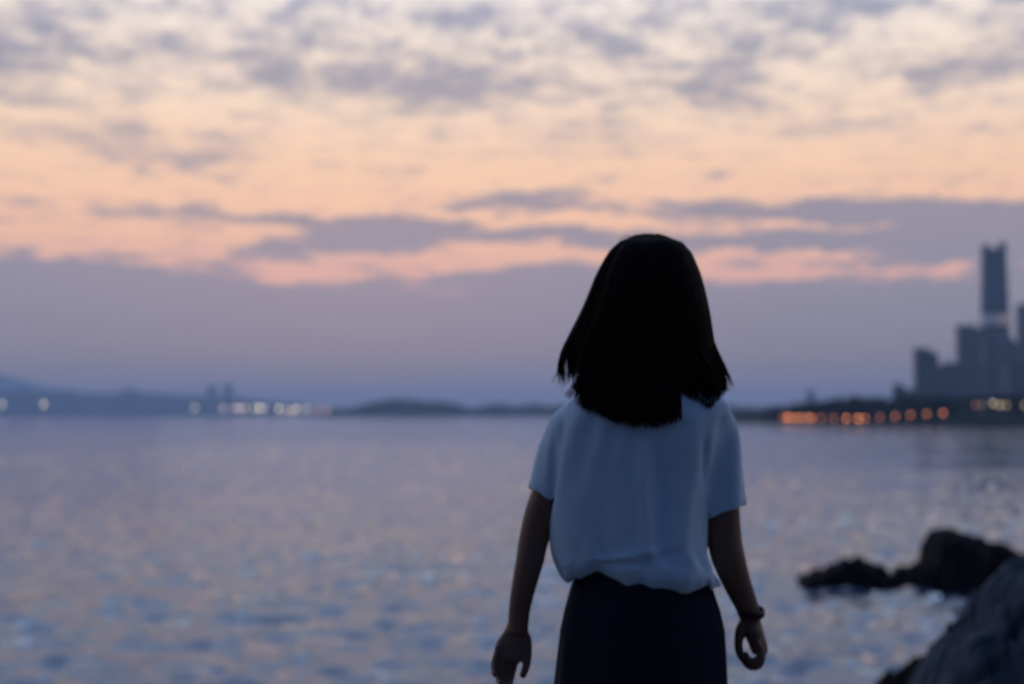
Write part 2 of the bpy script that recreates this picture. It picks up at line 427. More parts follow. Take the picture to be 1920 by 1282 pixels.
# loose lock at the left with a gap of sky behind it
for k in range(46):
    ph = -random.uniform(1.27, 1.57); tx = random.uniform(1046, 1062); ty = random.uniform(700, 726)
    strand(ph, tx, ty, random.uniform(.0016, .0032), random.uniform(.985, 1.0), .003)
for tx, ty, fl in ((1044, 716, -.012), (1046, 720, -.016), (1047, 719, -.013), (1050, 728, -.010), (1054, 732, -.008), (1058, 738, -.006)):
    strand(-1.42, tx, ty, .003, .99, .003, fl)
for ph, tx, ty in ((-1.16, 1064, 716), (-1.10, 1060, 722), (-1.05, 1070, 728)):   # single strands across the gap
    strand(ph, tx, ty, .0015, .99, .006)
# right lock lying over the shoulder
for k in range(330):
    tx = random.uniform(1267, 1362); ty = interp(tx, tipR) + random.gauss(0, 2.2)
    lim = interp(tx, [(1266, .28), (1300, .75), (1340, 1.2), (1366, 1.57)])
    strand(min(1.57, max(.38, lim + random.gauss(0, .16))), tx, ty, random.uniform(.0022, .0042), random.uniform(.96, 1.0), .004)
for k in range(80):          # fuller under-layer of that lock
    tx = random.uniform(1278, 1346); ty = interp(tx, tipR) - random.uniform(3, 16)
    strand(random.uniform(.55, 1.35), tx, ty, .0048, .98, .003)
for k in range(40):
    tx = random.uniform(1346, 1362); ty = random.uniform(716, 735)
    strand(random.uniform(1.35, 1.57), tx, ty, random.uniform(.0014, .0028), 1.0, .004, random.uniform(.0, .016))
for k in range(7): strand(1.5, random.uniform(1364, 1372), random.uniform(722, 732), .0022, 1.0, .003, random.uniform(.004, .008))
# sides and front that fall beside the face
for k in range(120):
    s = random.choice((-1, 1)); ph = s*random.uniform(1.6, 2.35)
    tx = 1075 if s < 0 else 1338; ty = random.uniform(690, 725)
    strand(ph, tx + random.uniform(-8, 10), ty, random.uniform(.002, .004), random.uniform(.93, .985), .005)
# fly-away hairs on the crown
for k in range(12):
    a = random.uniform(-.45, .3); p0 = P(1214+a*70, 446, .02+random.uniform(-.03, .03))
    p1 = p0 + Vector((a*.02-.006, 0, random.uniform(.002, .006))); p2 = p1 + Vector((a*.02-.008, random.uniform(-.01, .01), random.uniform(-.012, -.004)))
    h.tube([p0, p1, p2], [.0007, .0006, .0003], 4, sub=4)
hair = child(h.build('hair', M_hair))

# ================================================================== SETTING
# ---------------------------------------------------------------- sea
def waves(X, Y, D):
    Z = np.zeros_like(X); r = np.random.default_rng(3)
    for lam, amp, n in ((8.0, .018, 5), (4.0, .016, 7), (1.9, .0165, 12), (1.0, .0155, 20), (.56, .0115, 24)):
        for _ in range(n):
            l = lam*r.uniform(.75, 1.35); a = amp*r.uniform(.6, 1.2)
            th = r.normal(R(-80), .8 if lam > 1.2 else .48)          # waves running towards the camera
            k = 2*math.pi/l; ph = r.uniform(0, 6.28)
            fade = np.clip((l*420 - D*1.0)/(l*200), 0, 1)
            arg = k*(X*math.cos(th)+Y*math.sin(th))+ph
            Z += a*(np.sin(arg) + .22*np.sin(2*arg+.6))*fade*.62
    # gusts: patches of stronger and weaker chop
    g = .85 + .40*np.sin(X*.05+.6*np.sin(Y*.021+1))*np.sin(Y*.031+.8*np.sin(X*.017))
    return Z*g
rad = [2.5]
while rad[-1] < 12000: rad.append(rad[-1]*1.0125)
rad = np.array(rad)
ang = np.concatenate([np.radians(np.arange(-180, -34, 4.0)), np.radians(np.arange(-34, 34, .14)), np.radians(np.arange(34, 180, 4.0))])
RR, AA = np.meshgrid(rad, ang, indexing='ij')
X = RR*np.sin(AA); Y = RR*np.cos(AA)
Z = waves(X, Y, RR); Z = np.where(np.abs(AA) > R(35), 0, Z)
nr, na = RR.shape
V = np.stack([X, Y, Z], -1).reshape(-1, 3)
i, j = np.meshgrid(np.arange(nr-1), np.arange(na), indexing='ij'); j2 = (j+1) % na
Fc = np.stack([i*na+j, i*na+j2, (i+1)*na+j2, (i+1)*na+j], -1).reshape(-1, 4)
c0 = len(V); V = np.vstack([V, [[0, 0, 0]]])
me = bpy.data.meshes.new('sea')
tris = np.stack([np.arange(na), np.full(na, c0), (np.arange(na)+1) % na], -1)
me.vertices.add(len(V)); me.vertices.foreach_set('co', V.astype(np.float32).ravel())
nl = Fc.size + tris.size
me.loops.add(nl); me.loops.foreach_set('vertex_index', np.concatenate([Fc.ravel(), tris.ravel()]).astype(np.int32))
me.polygons.add(len(Fc)+len(tris))
me.polygons.foreach_set('loop_start', np.concatenate([np.arange(len(Fc))*4, len(Fc)*4+np.arange(len(tris))*3]).astype(np.int32))
me.update(calc_edges=True); me.validate()
M_sea = bpy.data.materials.new('sea_water'); M_sea.use_nodes = True
nt = M_sea.node_tree; nt.nodes.clear()
mo = nt.nodes.new('ShaderNodeOutputMaterial'); mx = nt.nodes.new('ShaderNodeMixShader'); fr = nt.nodes.new('ShaderNodeFresnel'); fr.inputs['IOR'].default_value = 1.40
df = nt.nodes.new('ShaderNodeBsdfDiffuse'); df.inputs['Color'].default_value = (.09, .115, .19, 1)
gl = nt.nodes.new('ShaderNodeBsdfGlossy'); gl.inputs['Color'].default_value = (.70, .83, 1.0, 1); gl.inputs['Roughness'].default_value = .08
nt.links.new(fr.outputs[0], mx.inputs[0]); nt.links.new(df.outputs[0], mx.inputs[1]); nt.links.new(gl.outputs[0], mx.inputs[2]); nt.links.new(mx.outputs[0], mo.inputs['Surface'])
tc = nt.nodes.new('ShaderNodeTexCoord')
def nz(scale, detail, sx, rough=.55):
    mp = nt.nodes.new('ShaderNodeMapping'); mp.inputs['Scale'].default_value = (sx, 1, 1); mp.inputs['Rotation'].default_value = (0, 0, R(9))
    nt.links.new(tc.outputs['Object'], mp.inputs[0])
    n = nt.nodes.new('ShaderNodeTexNoise'); n.inputs['Scale'].default_value = scale; n.inputs['Detail'].default_value = detail; n.inputs['Roughness'].default_value = rough
    nt.links.new(mp.outputs[0], n.inputs['Vector']); return n
prev = None
for scale, det, sx, dist in ((.3, 4, .5, .09), (1.3, 4, .42, .07), (5.5, 4, .5, .022)):
    n = nz(scale, det, sx)
    bp = nt.nodes.new('ShaderNodeBump'); bp.inputs['Strength'].default_value = 1; bp.inputs['Distance'].default_value = dist
    nt.links.new(n.outputs['Fac'], bp.inputs['Height'])
    if prev: nt.links.new(prev.outputs['Normal'], bp.inputs['Normal'])
    prev = bp
# a ruffled streak far out and wind patches steer the ripple strength
mp = nt.nodes.new('ShaderNodeMapping'); mp.vector_type = 'POINT'; nt.links.new(tc.outputs['Object'], mp.inputs[0])
mp.inputs['Location'].default_value = (22/7.5, -83/3.6, 0); mp.inputs['Scale'].default_value = (1/7.5, 1/3.6, 0)
ln_ = nt.nodes.new('ShaderNodeVectorMath'); ln_.operation = 'LENGTH'; nt.links.new(mp.outputs[0], ln_.inputs[0])
mr = nt.nodes.new('ShaderNodeMapRange'); mr.interpolation_type = 'SMOOTHSTEP'; nt.links.new(ln_.outputs['Value'], mr.inputs[0])
for k_, v_ in zip((1, 2, 3, 4), (.5, 1.4, 1.5, 1.0)): mr.inputs[k_].default_value = v_
wnz = nz(.07, 4, .3); mr2 = nt.nodes.new('ShaderNodeMapRange'); nt.links.new(wnz.outputs['Fac'], mr2.inputs[0])
for k_, v_ in zip((1, 2, 3, 4), (.36, .64, .15, 1.35)): mr2.inputs[k_].default_value = v_
ml = nt.nodes.new('ShaderNodeMath'); ml.operation = 'MULTIPLY'; nt.links.new(mr.outputs[0], ml.inputs[0]); nt.links.new(mr2.outputs[0], ml.inputs[1])
for n_ in nt.nodes:
    if n_.bl_idname == 'ShaderNodeBump': nt.links.new(ml.outputs[0], n_.inputs['Strength'])
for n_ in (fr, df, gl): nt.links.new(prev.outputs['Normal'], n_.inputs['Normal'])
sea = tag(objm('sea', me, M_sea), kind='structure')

# ---------------------------------------------------------------- rocks
def fbm(x, y, z=0, o=5, rg=.55):
    s = 0; a = 1; f = 1
    for _ in range(o):
        s += a*mn.noise(Vector((x*f, y*f, z+_*7.3))); a *= rg; f *= 2.05
    return s
def ridge(x, y, z=0):
    s = 0; a = 1; f = 1
    for _ in range(4):
        s += a*(1-2*abs(mn.noise(Vector((x*f, y*f, z+_*3.7))))); a *= .5; f *= 2.1
    return s
def rock(name, prof, Y, depth, m, base_z, nx=150, ny=60, rough=.10, seed=0, skew=0.0, back=1.0, crk=1.0):
    """heightfield boulder: prof is its skyline (px, py) at distance Y"""
    x0, x1 = prof[0][0], prof[-1][0]; pr = [(at(px, py, Y).x, at(px, py, Y).z) for px, py in prof]
    vs, fs = [], []; xa, xb = pr[0][0], pr[-1][0]; sc = depth
    for i in range(nx+1):
        x = xa + (xb-xa)*i/nx; top = interp(x, pr)
        for j in range(ny+1):
            v = -1 + 2*j/ny
            y = Y + v*depth*(back if v > 0 else .9)
            sh = max(0, 1-abs(v)**3)**.5
            nzv = fbm(x/sc*1.6+seed, y/sc*1.6, seed)
            rd = ridge(x/sc*2.2+seed, y/sc*2.2+.8*x/sc, seed)
            z = base_z + (top-base_z)*sh
            z += (rough*(nzv*1.0*min(1, abs(v)*2.2) + .45*rd - .35)*sc*.6)*min(1, (1-abs(v))*5)*min(1, .2+abs(v)*2)
            dd_, _p = mn.voronoi(Vector((x*1.7/sc+seed, y*1.7/sc, z*1.1/sc)))
            dd2, _p = mn.voronoi(Vector((x*4.1/sc+seed, y*4.1/sc, z*3/sc+5)))
            crack = max(0, .22-(dd_[1]-dd_[0]))/.22*.13 + max(0, .2-(dd2[1]-dd2[0]))/.2*.05
            z -= sc*crk*(crack + .10*(mn.cell(_p[0]*3.1)-.0)*min(1, abs(v)*3))*min(1, (1-abs(v))*6)
            z = min(z, top + .03*sc*mn.noise(Vector((x*5/sc, y*5/sc, seed))))
            vs.append((x + .03*sc*mn.noise(Vector((x*3/sc, y*3/sc, z*3/sc+seed))), y + skew*(z-base_z), z))
    for i in range(nx):
        for j in range(ny):
            a = i*(ny+1)+j; fs.append((a, a+ny+1, a+ny+2, a+1))
    return obj(name, vs, fs, m, smooth=False)
o = rock('sea_rock', [(1466, 1112), (1478, 1092), (1500, 1078), (1535, 1060), (1569, 1051), (1599, 1039), (1623, 1046), (1647, 1054), (1657, 1070), (1674, 1084), (1692, 1112)], 33.8, 1.5, M_rock, -.25, seed=3, back=.25)
tag(o, 'low dark wedge-shaped rock alone in the water, tapering to a point on its seaward end', 'rock', 'dark rocks standing in the sea')
o = rock('sea_rock', [(1640, 1112), (1656, 1084), (1684, 1056), (1716, 1054), (1727, 1036), (1731, 1003), (1751, 993), (1775, 987), (1796, 995), (1804, 1004), (1820, 1000), (1836, 1014), (1873, 1016), (1890, 1027), (1905, 1033), (1935, 1030), (1975, 1040), (2030, 1065), (2080, 1112)], 34.4, 2.3, M_rock, -.25, nx=200, seed=11, back=.2)
tag(o, 'larger jagged dark rock in the water with a steep block rising from its middle', 'rock', 'dark rocks standing in the sea')
o = rock('boulder', [(1700, 1345), (1713, 1284), (1721, 1262), (1740, 1232), (1759, 1208), (1772, 1186), (1788, 1170), (1804, 1164), (1817, 1150), (1831, 1127), (1847, 1100), (1868, 1076), (1887, 1057), (1920, 1046), (1960, 1040), (2010, 1050), (2070, 1085), (2130, 1150), (2200, 1300)], 8.6, 1.15, M_boulder, 1.0, nx=170, ny=110, rough=.2, seed=23, back=.3, crk=.55)
tag(o, 'big smooth grey boulder nearest the viewer at the water edge', 'rock')
o = rock('shore_rock', [(1600, 1330), (1639, 1284), (1668, 1266), (1697, 1242), (1714, 1234), (1740, 1230), (1790, 1240), (1850, 1290), (1880, 1330)], 10.4, .4, M_rock, .6, nx=100, rough=.12, seed=31)
tag(o, 'small black rock half hidden behind the foot of the big grey boulder', 'rock')

# ledge she stands on, one rough sheet running down into the sea
def ledge_z(x, y):
    edge = 5.0 + .5*mn.noise(Vector((x*.5, 1.7, 0))) + .25*mn.noise(Vector((x*1.7, 4, 0)))
    flat = feet_z + .0
    n = .10*fbm(x*.5, y*.5, 5) + .05*ridge(x*1.1, y*1.1, 2)
    r = math.hypot(x-person_root.location.x, y-YW)
    n *= sm(.30, 1.0, r); n -= .08*sm(.30, 1.0, r)
    drop = max(0, y-edge)
    t = sm(0, 6.5, drop)
    return (flat + n)*(1-t) + t*(-1.2 + .5*n*3) + .15*t*(1-t)*4*fbm(x*.7, y*.7, 9)
vs, fs = [], []; xs = np.linspace(-16, 16, 150); ys = np.concatenate([np.linspace(-14, 0, 36)[:-1], np.linspace(0, 13, 100)])
for x in xs:
    for y in ys: vs.append((x, y, ledge_z(x, y)))
for a in range(len(xs)-1):
    for c in range(len(ys)-1):
        k = a*len(ys)+c; fs.append((k, k+len(ys), k+len(ys)+1, k+1))
tag(obj('ground', vs, fs, M_shore, smooth=False), kind='structure')

# ---------------------------------------------------------------- far land
def landstrip(name, prof, Y, depth, m, steps=7, rough=2.0, kind='structure', step_px=4):
    vs, fs = [], []; x0, x1 = prof[0][0], prof[-1][0]; n = int((x1-x0)/step_px)
    js = [-1, -.7, -.45, -.2, 0, .3, .7, 1.0]
    for i in range(n+1):
        px = x0 + (x1-x0)*i/n; p = at(px, interp(px, prof), Y); H = max(0, p.z)
        for v in js:
            sh = max(0, 1-abs(v)**1.8)
            dd = (Y + v*depth)/Y
            z = H*sh + rough*sh*(fbm(p.x/60, v*3, Y) if v != 0 else .5*fbm(p.x/25, 0, Y)) - (1.0 if abs(v) == 1 else 0)
            vs.append((p.x*dd, Y*dd, z if abs(v) < 1 else -1.0))
    q = len(js)
    for i in range(n):
        for j in range(q-1): fs.append((i*q+j, (i+1)*q+j, (i+1)*q+j+1, i*q+j+1))
    return tag(obj(name, vs, fs, m), kind=kind)
island = [(590, 783), (626, 766), (665, 763), (686, 757), (717, 750), (743, 747), (769, 749), (795, 752), (834, 753), (860, 757), (881, 765), (907, 760), (933, 755), (959, 760), (980, 759), (1004, 756), (1027, 760), (1080, 757), (1140, 752), (1220, 750), (1300, 754), (1360, 757), (1385, 761), (1420, 763), (1470, 765), (1540, 772), (1600, 781)]
landstrip('island', island, 2300, 160, M_land, rough=1.6)
coast = [(-1500, 778), (-1100, 752), (-800, 740), (-420, 735), (-200, 728), (0, 730), (45, 728), (85, 734), (120, 732), (160, 737), (200, 738), (245, 733), (300, 738), (350, 741), (400, 743), (440, 744), (500, 752), (560, 757), (610, 763), (660, 770), (720, 778)]
landstrip('coast', coast, 5200, 500, M_land, rough=4)
mount = [(-1900, 770), (-1300, 712), (-1000, 680), (-700, 660), (-420, 650), (-200, 660), (-80, 684), (0, 701), (45, 713), (100, 726), (160, 736), (230, 742), (330, 752), (450, 762), (560, 775)]
landstrip('mountain', mount, 10600, 900, M_land, rough=18)

# right-hand headland, with a promenade along its shore
def shoreD(px): return interp(px, [(1370, 680), (1460, 600), (1560, 545), (1660, 500), (1770, 462), (1920, 436), (2300, 400)])
hill = [(1370, 775), (1400, 770), (1465, 768), (1495, 764), (1544, 760), (1570, 757), (1603, 755), (1642, 755), (1669, 754), (1750, 752), (1850, 752), (1920, 748), (2300, 742)]
rows_ = [(-6, -1.0), (0, -.3), (1.5, .55), (4, .75), (14, .8), (18, .9)]
def head_z(px, off):
    D = shoreD(px); top = max(1.0, at(px, interp(px, hill), D+60).z)
    if off <= 18: return interp(off, rows_)*interp(px, [(1370, .6), (1480, 1.0), (1700, 1.6), (1920, 2.2), (2300, 2.4)])
    a = .9*interp(px, [(1370, .6), (1480, 1.0), (1700, 1.6), (1920, 2.2), (2300, 2.4)])
    return a + (top-a)*sm(18, 62, off)
offs = [-6, 0, 1.5, 4, 14, 18, 28, 40, 52, 62, 90, 150, 400, 900, 1500, 1900]
vs, fs = [], []; pxs = list(range(1370, 2301, 6))
for px in pxs:
    for of in offs:
        p = at(px, HOR, shoreD(px)+of); vs.append((p.x, p.y, head_z(px, of) + (.5*fbm(p.x/12, p.y/12) if of > 18 else 0) - (3 if of > 1800 else 0)))
q = len(offs)
for a in range(len(pxs)-1):
    for c in range(q-1): fs.append((a*q+c, (a+1)*q+c, (a+1)*q+c+1, a*q+c+1))
tag(obj('headland', vs, fs, M_land), kind='structure')

# trees on the headland read as one dark mass
tv = MB()
def crown(c, rx, rz, n):
    for _ in range(n):
        d = Vector((random.gauss(0, 1), random.gauss(0, 1), random.gauss(0, 1))).normalized()*random.random()**.45
        p = c + Vector((d.x*rx, d.y*rx, d.z*rz)); s = random.uniform(.5, 1.1)*rx*.28
        a = Vector((random.gauss(0, 1), random.gauss(0, 1), random.gauss(0, 1))).normalized(); e = a.orthogonal().normalized(); g = a.cross(e)
        tv.add([p+e*s, p+g*s*.8, p-e*s, p-g*s*.8], [(0, 1, 2, 3)])
ttop = [(1400, 768), (1465, 763), (1495, 758), (1544, 751), (1570, 745), (1603, 743), (1642, 744), (1669, 742), (1720, 740), (1800, 745), (1860, 750), (1920, 752), (2000, 748)]
for k in range(230):
    px = random.uniform(1440, 2000); of = random.uniform(24, 75)
    D = shoreD(px)+of; g = head_z(px, of); p = at(px, HOR, D)
    top = at(px, interp(px, ttop)+random.uniform(-3, 9), D).z
    hgt = max(2.0, top-g); rz = hgt*.42; c = Vector((p.x, p.y, g+hgt-rz))
    tv.tube([(p.x, p.y, g-.4), (p.x+.1, p.y, g+hgt*.4), (p.x, p.y, g+hgt*.7)], [hgt*.04, hgt*.03, hgt*.012], 6)
    crown(c, max(1.4, hgt*.36)*random.uniform(.8, 1.25), rz, 70)
tag(tv.build('treeline', M_leaf, smooth=False), kind='stuff')

# ---------------------------------------------------------------- buildings
def zpx(px, py, Y): return at(px, py, Y).z
def prism(m, quad, z0, z1s):
    vs = [(x, y, z0) for x, y in quad] + [(x, y, z) for (x, y), z in zip(quad, z1s)]
    n = len(quad)
    m.add(vs, [tuple(range(n))[::-1], tuple(range(n, 2*n))] + [(i, (i+1) % n, n+(i+1) % n, n+i) for i in range(n)])
def building(name, px0, px1, py, Y, m, label, cat, slant=0, depth=None, ground=None, group=None, plant=True, taper=0):
    d = depth or (px1-px0)/F*Y*.45
    a, c = at(px0, HOR, Y+d*.6 if px0 > 960 else Y), at(px1, HOR, Y if px0 > 960 else Y+d*.6); g = 3.0 if ground is None else ground
    z = zpx(px0, py, Y); z2 = zpx(px1, py+slant, Y)
    root = empty(name, ((a.x+c.x)/2, Y+d/2, g)); L = Vector(root.location)
    w = (c.x-a.x)/2; t = taper*w
    mb = MB(); vs = [(-w, -d/2, 0), (w, -d/2, 0), (w, d/2, 0), (-w, d/2, 0), (-w+t, -d/2+t, z-g), (w-t, -d/2+t, z2-g), (w-t, d/2-t, z2-g), (-w+t, d/2-t, z-g)]
    mb.add(vs, [(3, 2, 1, 0), (4, 5, 6, 7), (0, 1, 5, 4), (1, 2, 6, 5), (2, 3, 7, 6), (3, 0, 4, 7)])
    nfl = max(3, int((z-g)/14))
    for k in range(1, nfl):                           # projecting floor bands
        zz = (min(z, z2)-g)*k/nfl; tt = t*k/nfl; mb.box(-w+tt-.35, w-tt+.35, -d/2+tt-.35, d/2-tt+.35, zz, zz+.7)
    mb.build('wall', m, root, smooth=False)
    if plant:
        pm = MB(); zl, zm = min(z, z2)-g, max(z, z2)-g; k = w-t+.3; e = d/2-t+.3
        q = [(-k, -e), (k, -e), (k, e), (-k, e)]; zz = [z-g, z2-g, z2-g, z-g]
        vs = [(x, y, h_-.5) for (x, y), h_ in zip(q, zz)] + [(x, y, h_+.9) for (x, y), h_ in zip(q, zz)]
        pm.add(vs, [(3, 2, 1, 0), (4, 5, 6, 7), (0, 1, 5, 4), (1, 2, 6, 5), (2, 3, 7, 6), (3, 0, 4, 7)])
        pm.box(-k*.35, k*.3, -e*.4, e*.4, zl-.4, (z+z2)/2-g+3.2)
        pm.build('roof', M_roof, root, smooth=False)
    tag(root, label, cat, group); return root
G = 'tower blocks behind the headland'
# main skyscraper
Yt = 1500; root = empty('skyscraper', (at(1899, HOR, Yt).x-14.2, Yt+9, 3))
def tx(px): return at(px, HOR, Yt).x - root.location.x
ztop, zbot = zpx(1868, 467, Yt)-3, 0
mb = MB(); hwb, hd = 14.2, 9
vs = []
levels = [(0, 1.0), (.25, .99), (.5, .965), (.75, .92), (1.0, .84)]
rr = []
for f, s in levels:
    w = hwb*s; d = hd*s; cc = 3.2*s
    rr.append([Vector(p+(ztop*f,)) for p in ((-w+cc, -d), (w-cc, -d), (w, -d+cc), (w, d-cc), (w-cc, d), (-w+cc, d), (-w, d-cc), (-w, -d+cc))])
mb.rings(rr); mb.build('wall', M_fac1, root, smooth=False)
fm = MB()
for k in range(1, 30):
    f = k/30; s = interp(f, levels); w = hwb*s+.3; d = hd*s+.3
    for x0, x1, y0, y1 in ((-w+3, w-3, -d, -d+.6), (-w+3, w-3, d-.6, d), (-w, -w+.6, -d+3, d-3), (w-.6, w, -d+3, d-3)): fm.box(x0, x1, y0, y1, ztop*f, ztop*f+.8)
fm.build('floor_bands', M_concrete, root, smooth=False)
cm = MB(); wt, dt = hwb*.84, hd*.84
for sx, hh, kx in ((-1, zpx(1868, 458, Yt)-3, 5.2), (1, zpx(1868, 454, Yt)-3, 5.6)):
    xa, xb = sorted((sx*wt, sx*(wt-kx)))
    cm.box(xa, xb, -dt+1, dt-1, ztop-1, hh)
cm.box(-wt*.25, wt*.25, -dt*.4, dt*.4, ztop-1, ztop+2)
cm.build('crown', M_fac1, root, smooth=False)
zb0, zb1 = zpx(1868, 607, Yt)-3, zpx(1868, 590, Yt)-3
s = interp((zb0+zb1)/2/ztop, levels); lm = MB(); w = hwb*s+.9; d = hd*s+.9
lm.box(-w, w*.1, -d, d, zb0, zb1); lm.build('dim_lit_band', emis('dim_window_glow', (.42, .46, .62), .16), root, smooth=False)
lm = MB(); lm.box(w*.1+.05, w, -d-.05, d, zb0, zb1); lm.build('lit_band', emis('warm_window_glow', (.62, .46, .34), .30), root, smooth=False)
tag(root, 'tallest tapering skyscraper with two raised corners on its crown and a pale lit band', 'skyscraper')
building('tower_block', 1797, 1850, 610, 1440, M_fac2, 'broad flat-sided tower block standing directly against the tallest skyscraper, roof sloping towards it', 'tower block', slant=8, group=G)
building('tower_block', 1716, 1761, 653, 1300, M_fac3, 'mid-height tower block with a sloping roof, first of the tall ones from the open water', 'tower block', slant=11, group=G)
building('tower_block', 1754, 1806, 688, 1380, M_fac2, 'lower wide block filling the dip between two taller tower blocks', 'tower block', slant=-8, group=G)
building('tower_block', 1843.5, 1880, 640, 1330, M_fac3, 'dark block in front of the foot of the tallest skyscraper', 'tower block', slant=4, group=G)
building('tower_block', 1878, 1914, 630, 1360, M_fac2, 'block with a steeply sloping roof between the tallest skyscraper and the cut-off tower', 'tower block', slant=16, group=G)
building('tower_block', 1912, 1975, 571, 1400, M_fac1, 'tall tower cut off by the right edge of the picture', 'tower block', group=G)
building('tower_block', 1886, 1960, 684, 1200, M_fac3, 'low broad dark block under the cut-off tower, above the white lamps', 'tower block', group=G)
building('tower_block', 1675, 1700, 723, 1150, M_fac3, 'small block rising just above the headland trees', 'tower block', slant=5, group=G)
building('tower_block', 1701, 1719, 735, 1120, M_fac2, 'tiny low block squeezed between the small block and the sloping-roofed tower', 'tower block', group=G)
building('tower_block', 1513, 1529, 733, 2600, M_fac1, 'slim faint tower far off alone above the thin end of the headland', 'tower block', taper=.15, group=G)
G2 = 'faint buildings on the far hazy coast'
building('far_building', 388, 406, 722, 5000, M_fac3, 'hazy far tower, the left of two standing close together on the pale coast', 'building', ground=2, group=G2, plant=False)
building('far_building', 419, 436, 719, 5000, M_fac3, 'hazy far tower, the right and taller of two close together on the pale coast', 'building', ground=2, group=G2, plant=False)
building('far_building', 232, 256, 729, 4900, M_fac2, 'hazy squat block on the far coast between the lone lamp and the twin towers', 'building', ground=2, group=G2, plant=False)
building('far_building', 30, 48, 727, 4900, M_fac2, 'hazy low block on the far coast between the two lone pale lamps', 'building', ground=2, group=G2, plant=False)
building('far_building', 128, 150, 735, 4850, M_fac2, 'hazy low wide block on the far coast just beyond the lone pale lamp', 'building', ground=2, group=G2, plant=False)

# ---------------------------------------------------------------- lamps
LC = {}
def lampmat(kind, lev):
    k = (kind, round(lev, 2))
    if k not in LC:
        c = {'o': (1.0, .30, .085), 'w': (1.0, .80, .56), 'p': (1.0, .66, .62), 'y': (1.0, .78, .42), 'r': (1.0, .42, .34)}[kind]
        LC[k] = emis('lamp_light', c, lev)
    return LC[k]
def lamp(name, px, py, Y, g, dia, m, label, group):
    p = at(px, py, Y); root = empty(name, (p.x, p.y, g)); H = p.z-g; r = dia/2
    pm = MB(); pm.tube([(0, 0, -.3), (0, 0, .4), (0, 0, .41), (0, 0, max(.45, H-r*.9))], [.16, .16, .09, .06], 10); pm.build('pole', M_pole, root)
    gm = MB(); gm.ball((0, 0, H), (r, r, r), 10); gm.build('lamp_globe', m, root)
    cm = MB(); cm.tube([(0, 0, H+r*.93), (0, 0, H+r*1.02), (0, 0, H+r*1.15)], [r*.4, r*.36, r*.05], 12); cm.build('lamp_cap', M_pole, root)
    return tag(root, label, 'street lamp', group)
orange = [(205, 1105, .4), (228, 1105, 1.3), (242, 1105, 1.5), (262, 1106, .7), (285, 1106, .8), (300, 1107, .9), (314, 1107, .9), (345, 1108, .8), (360, 1108, .9), (375, 1109, 1.1), (428, 1109, .5), (498, 1110, .55),
          (570, 1110, 1.35), (630, 1111, 1.0), (646, 1111, 1.0), (678, 1110, .8), (763, 1105, .55), (850, 1099, .75), (937, 1092, .75), (1030, 1086, .75), (1124, 1080, 1.0)]
ordn = ['first', 'second', 'third', 'fourth', 'fifth', 'sixth', 'seventh', 'eighth', 'ninth', 'tenth', 'eleventh', 'twelfth', 'thirteenth', 'fourteenth', 'fifteenth', 'sixteenth', 'seventeenth', 'eighteenth', 'nineteenth', 'twentieth', 'last']
for k, (cx, cy, lv) in enumerate(orange):
    px, py = 1400+cx/3.052, 420+cy/3.052; off = 4.5; Y = shoreD(px)+off; g = head_z(px, off)
    tone = 'bright' if lv >= 1 else 'dim' if lv <= .55 else 'glowing'
    where = 'tightly bunched along the headland shore' if k < 10 else 'spaced out along the headland shore'
    lamp('street_lamp', px, py, Y, g, .8, lampmat('o', (3.4 if k < 10 else 4.2)*lv*(Y/520)**2), f'{tone} orange lamp, {ordn[k]} counting from the open water, {where}', 'orange street lamps along the headland')
white_r = [(1310, .22, 'r', 'faintest reddish lamp under the tower blocks, next after the orange row'), (1345, .16, 'w', 'very faint pale lamp under the tower blocks, beside the faintest reddish one'), (1410, .62, 'w', 'brightest white lamp in the small cluster under the skyscraper'),
           (1449, .5, 'y', 'yellowish lamp in the middle of the small cluster under the skyscraper'), (1485, .32, 'y', 'dim yellowish lamp closing the small cluster under the skyscraper'), (1592, .35, 'y', 'yellowish lamp cut off by the right edge of the picture')]
for (cx, lv, kd, lab) in white_r:
    px = 1400+cx/3.052; py = 420+(1023 if cx == 1410 else 1035)/3.052; off = 17; Y = shoreD(px)+off
    lamp('street_lamp', px, py, Y, head_z(px, off), .8, lampmat(kd, 4.6*lv), lab, 'pale street lamps under the tower blocks')
left = [(12, 292, .6, 'w'), (247, 292, .55, 'w'), (1095, 310, .3, 'w'), (1255, 314, .35, 'p'), (1318, 314, .35, 'p'), (1343, 314, .55, 'p'), (1372, 314, .45, 'y'), (1428, 314, .4, 'y'), (1460, 314, .95, 'w'), (1487, 315, .3, 'w'),
        (1568, 317, .8, 'w'), (1608, 325, .25, 'y'), (1640, 332, .45, 'y'), (1668, 320, .75, 'w'), (1725, 320, .4, 'w'), (1785, 322, .28, 'r'), (1838, 325, .25, 'r')]
llab = ['pale lamp cut off by the left edge of the picture', 'lone pale lamp on the hazy coast near the mountain foot', 'lone dim lamp below the twin far towers', 'dim pinkish lamp opening the far row of lamps', 'dim pink lamp, second in the far row',
        'pinkish lamp overlapping its yellow neighbour in the far row', 'yellow lamp beside the pinkish lamp in the far row', 'yellowish lamp overlapping the brightest one in the far row', 'brightest cream lamp in the middle of the far row', 'dim lamp tucked behind the brightest cream lamp',
        'bright white lamp standing free, after the brightest cream one in the far row', 'faint yellow lamp low beside the free-standing bright lamp', 'yellowish lamp hanging lowest in the far row', 'bright white lamp overlapping the lowest yellowish lamp', 'soft pale lamp just after the last bright lamp of the far row', 'faint reddish lamp, last but one in the far row', 'faint reddish lamp ending the far row by the dark island']
for (cx, cy, lv, kd), lab in zip(left, llab):
    px, py = cx/3, 660+cy/3; Y = 1800 
    lamp('harbour_lamp', px, py, Y, -.5, 2.9, lampmat(kd, 1.6 + 5*lv), lab, 'pale lamps along the far shore')
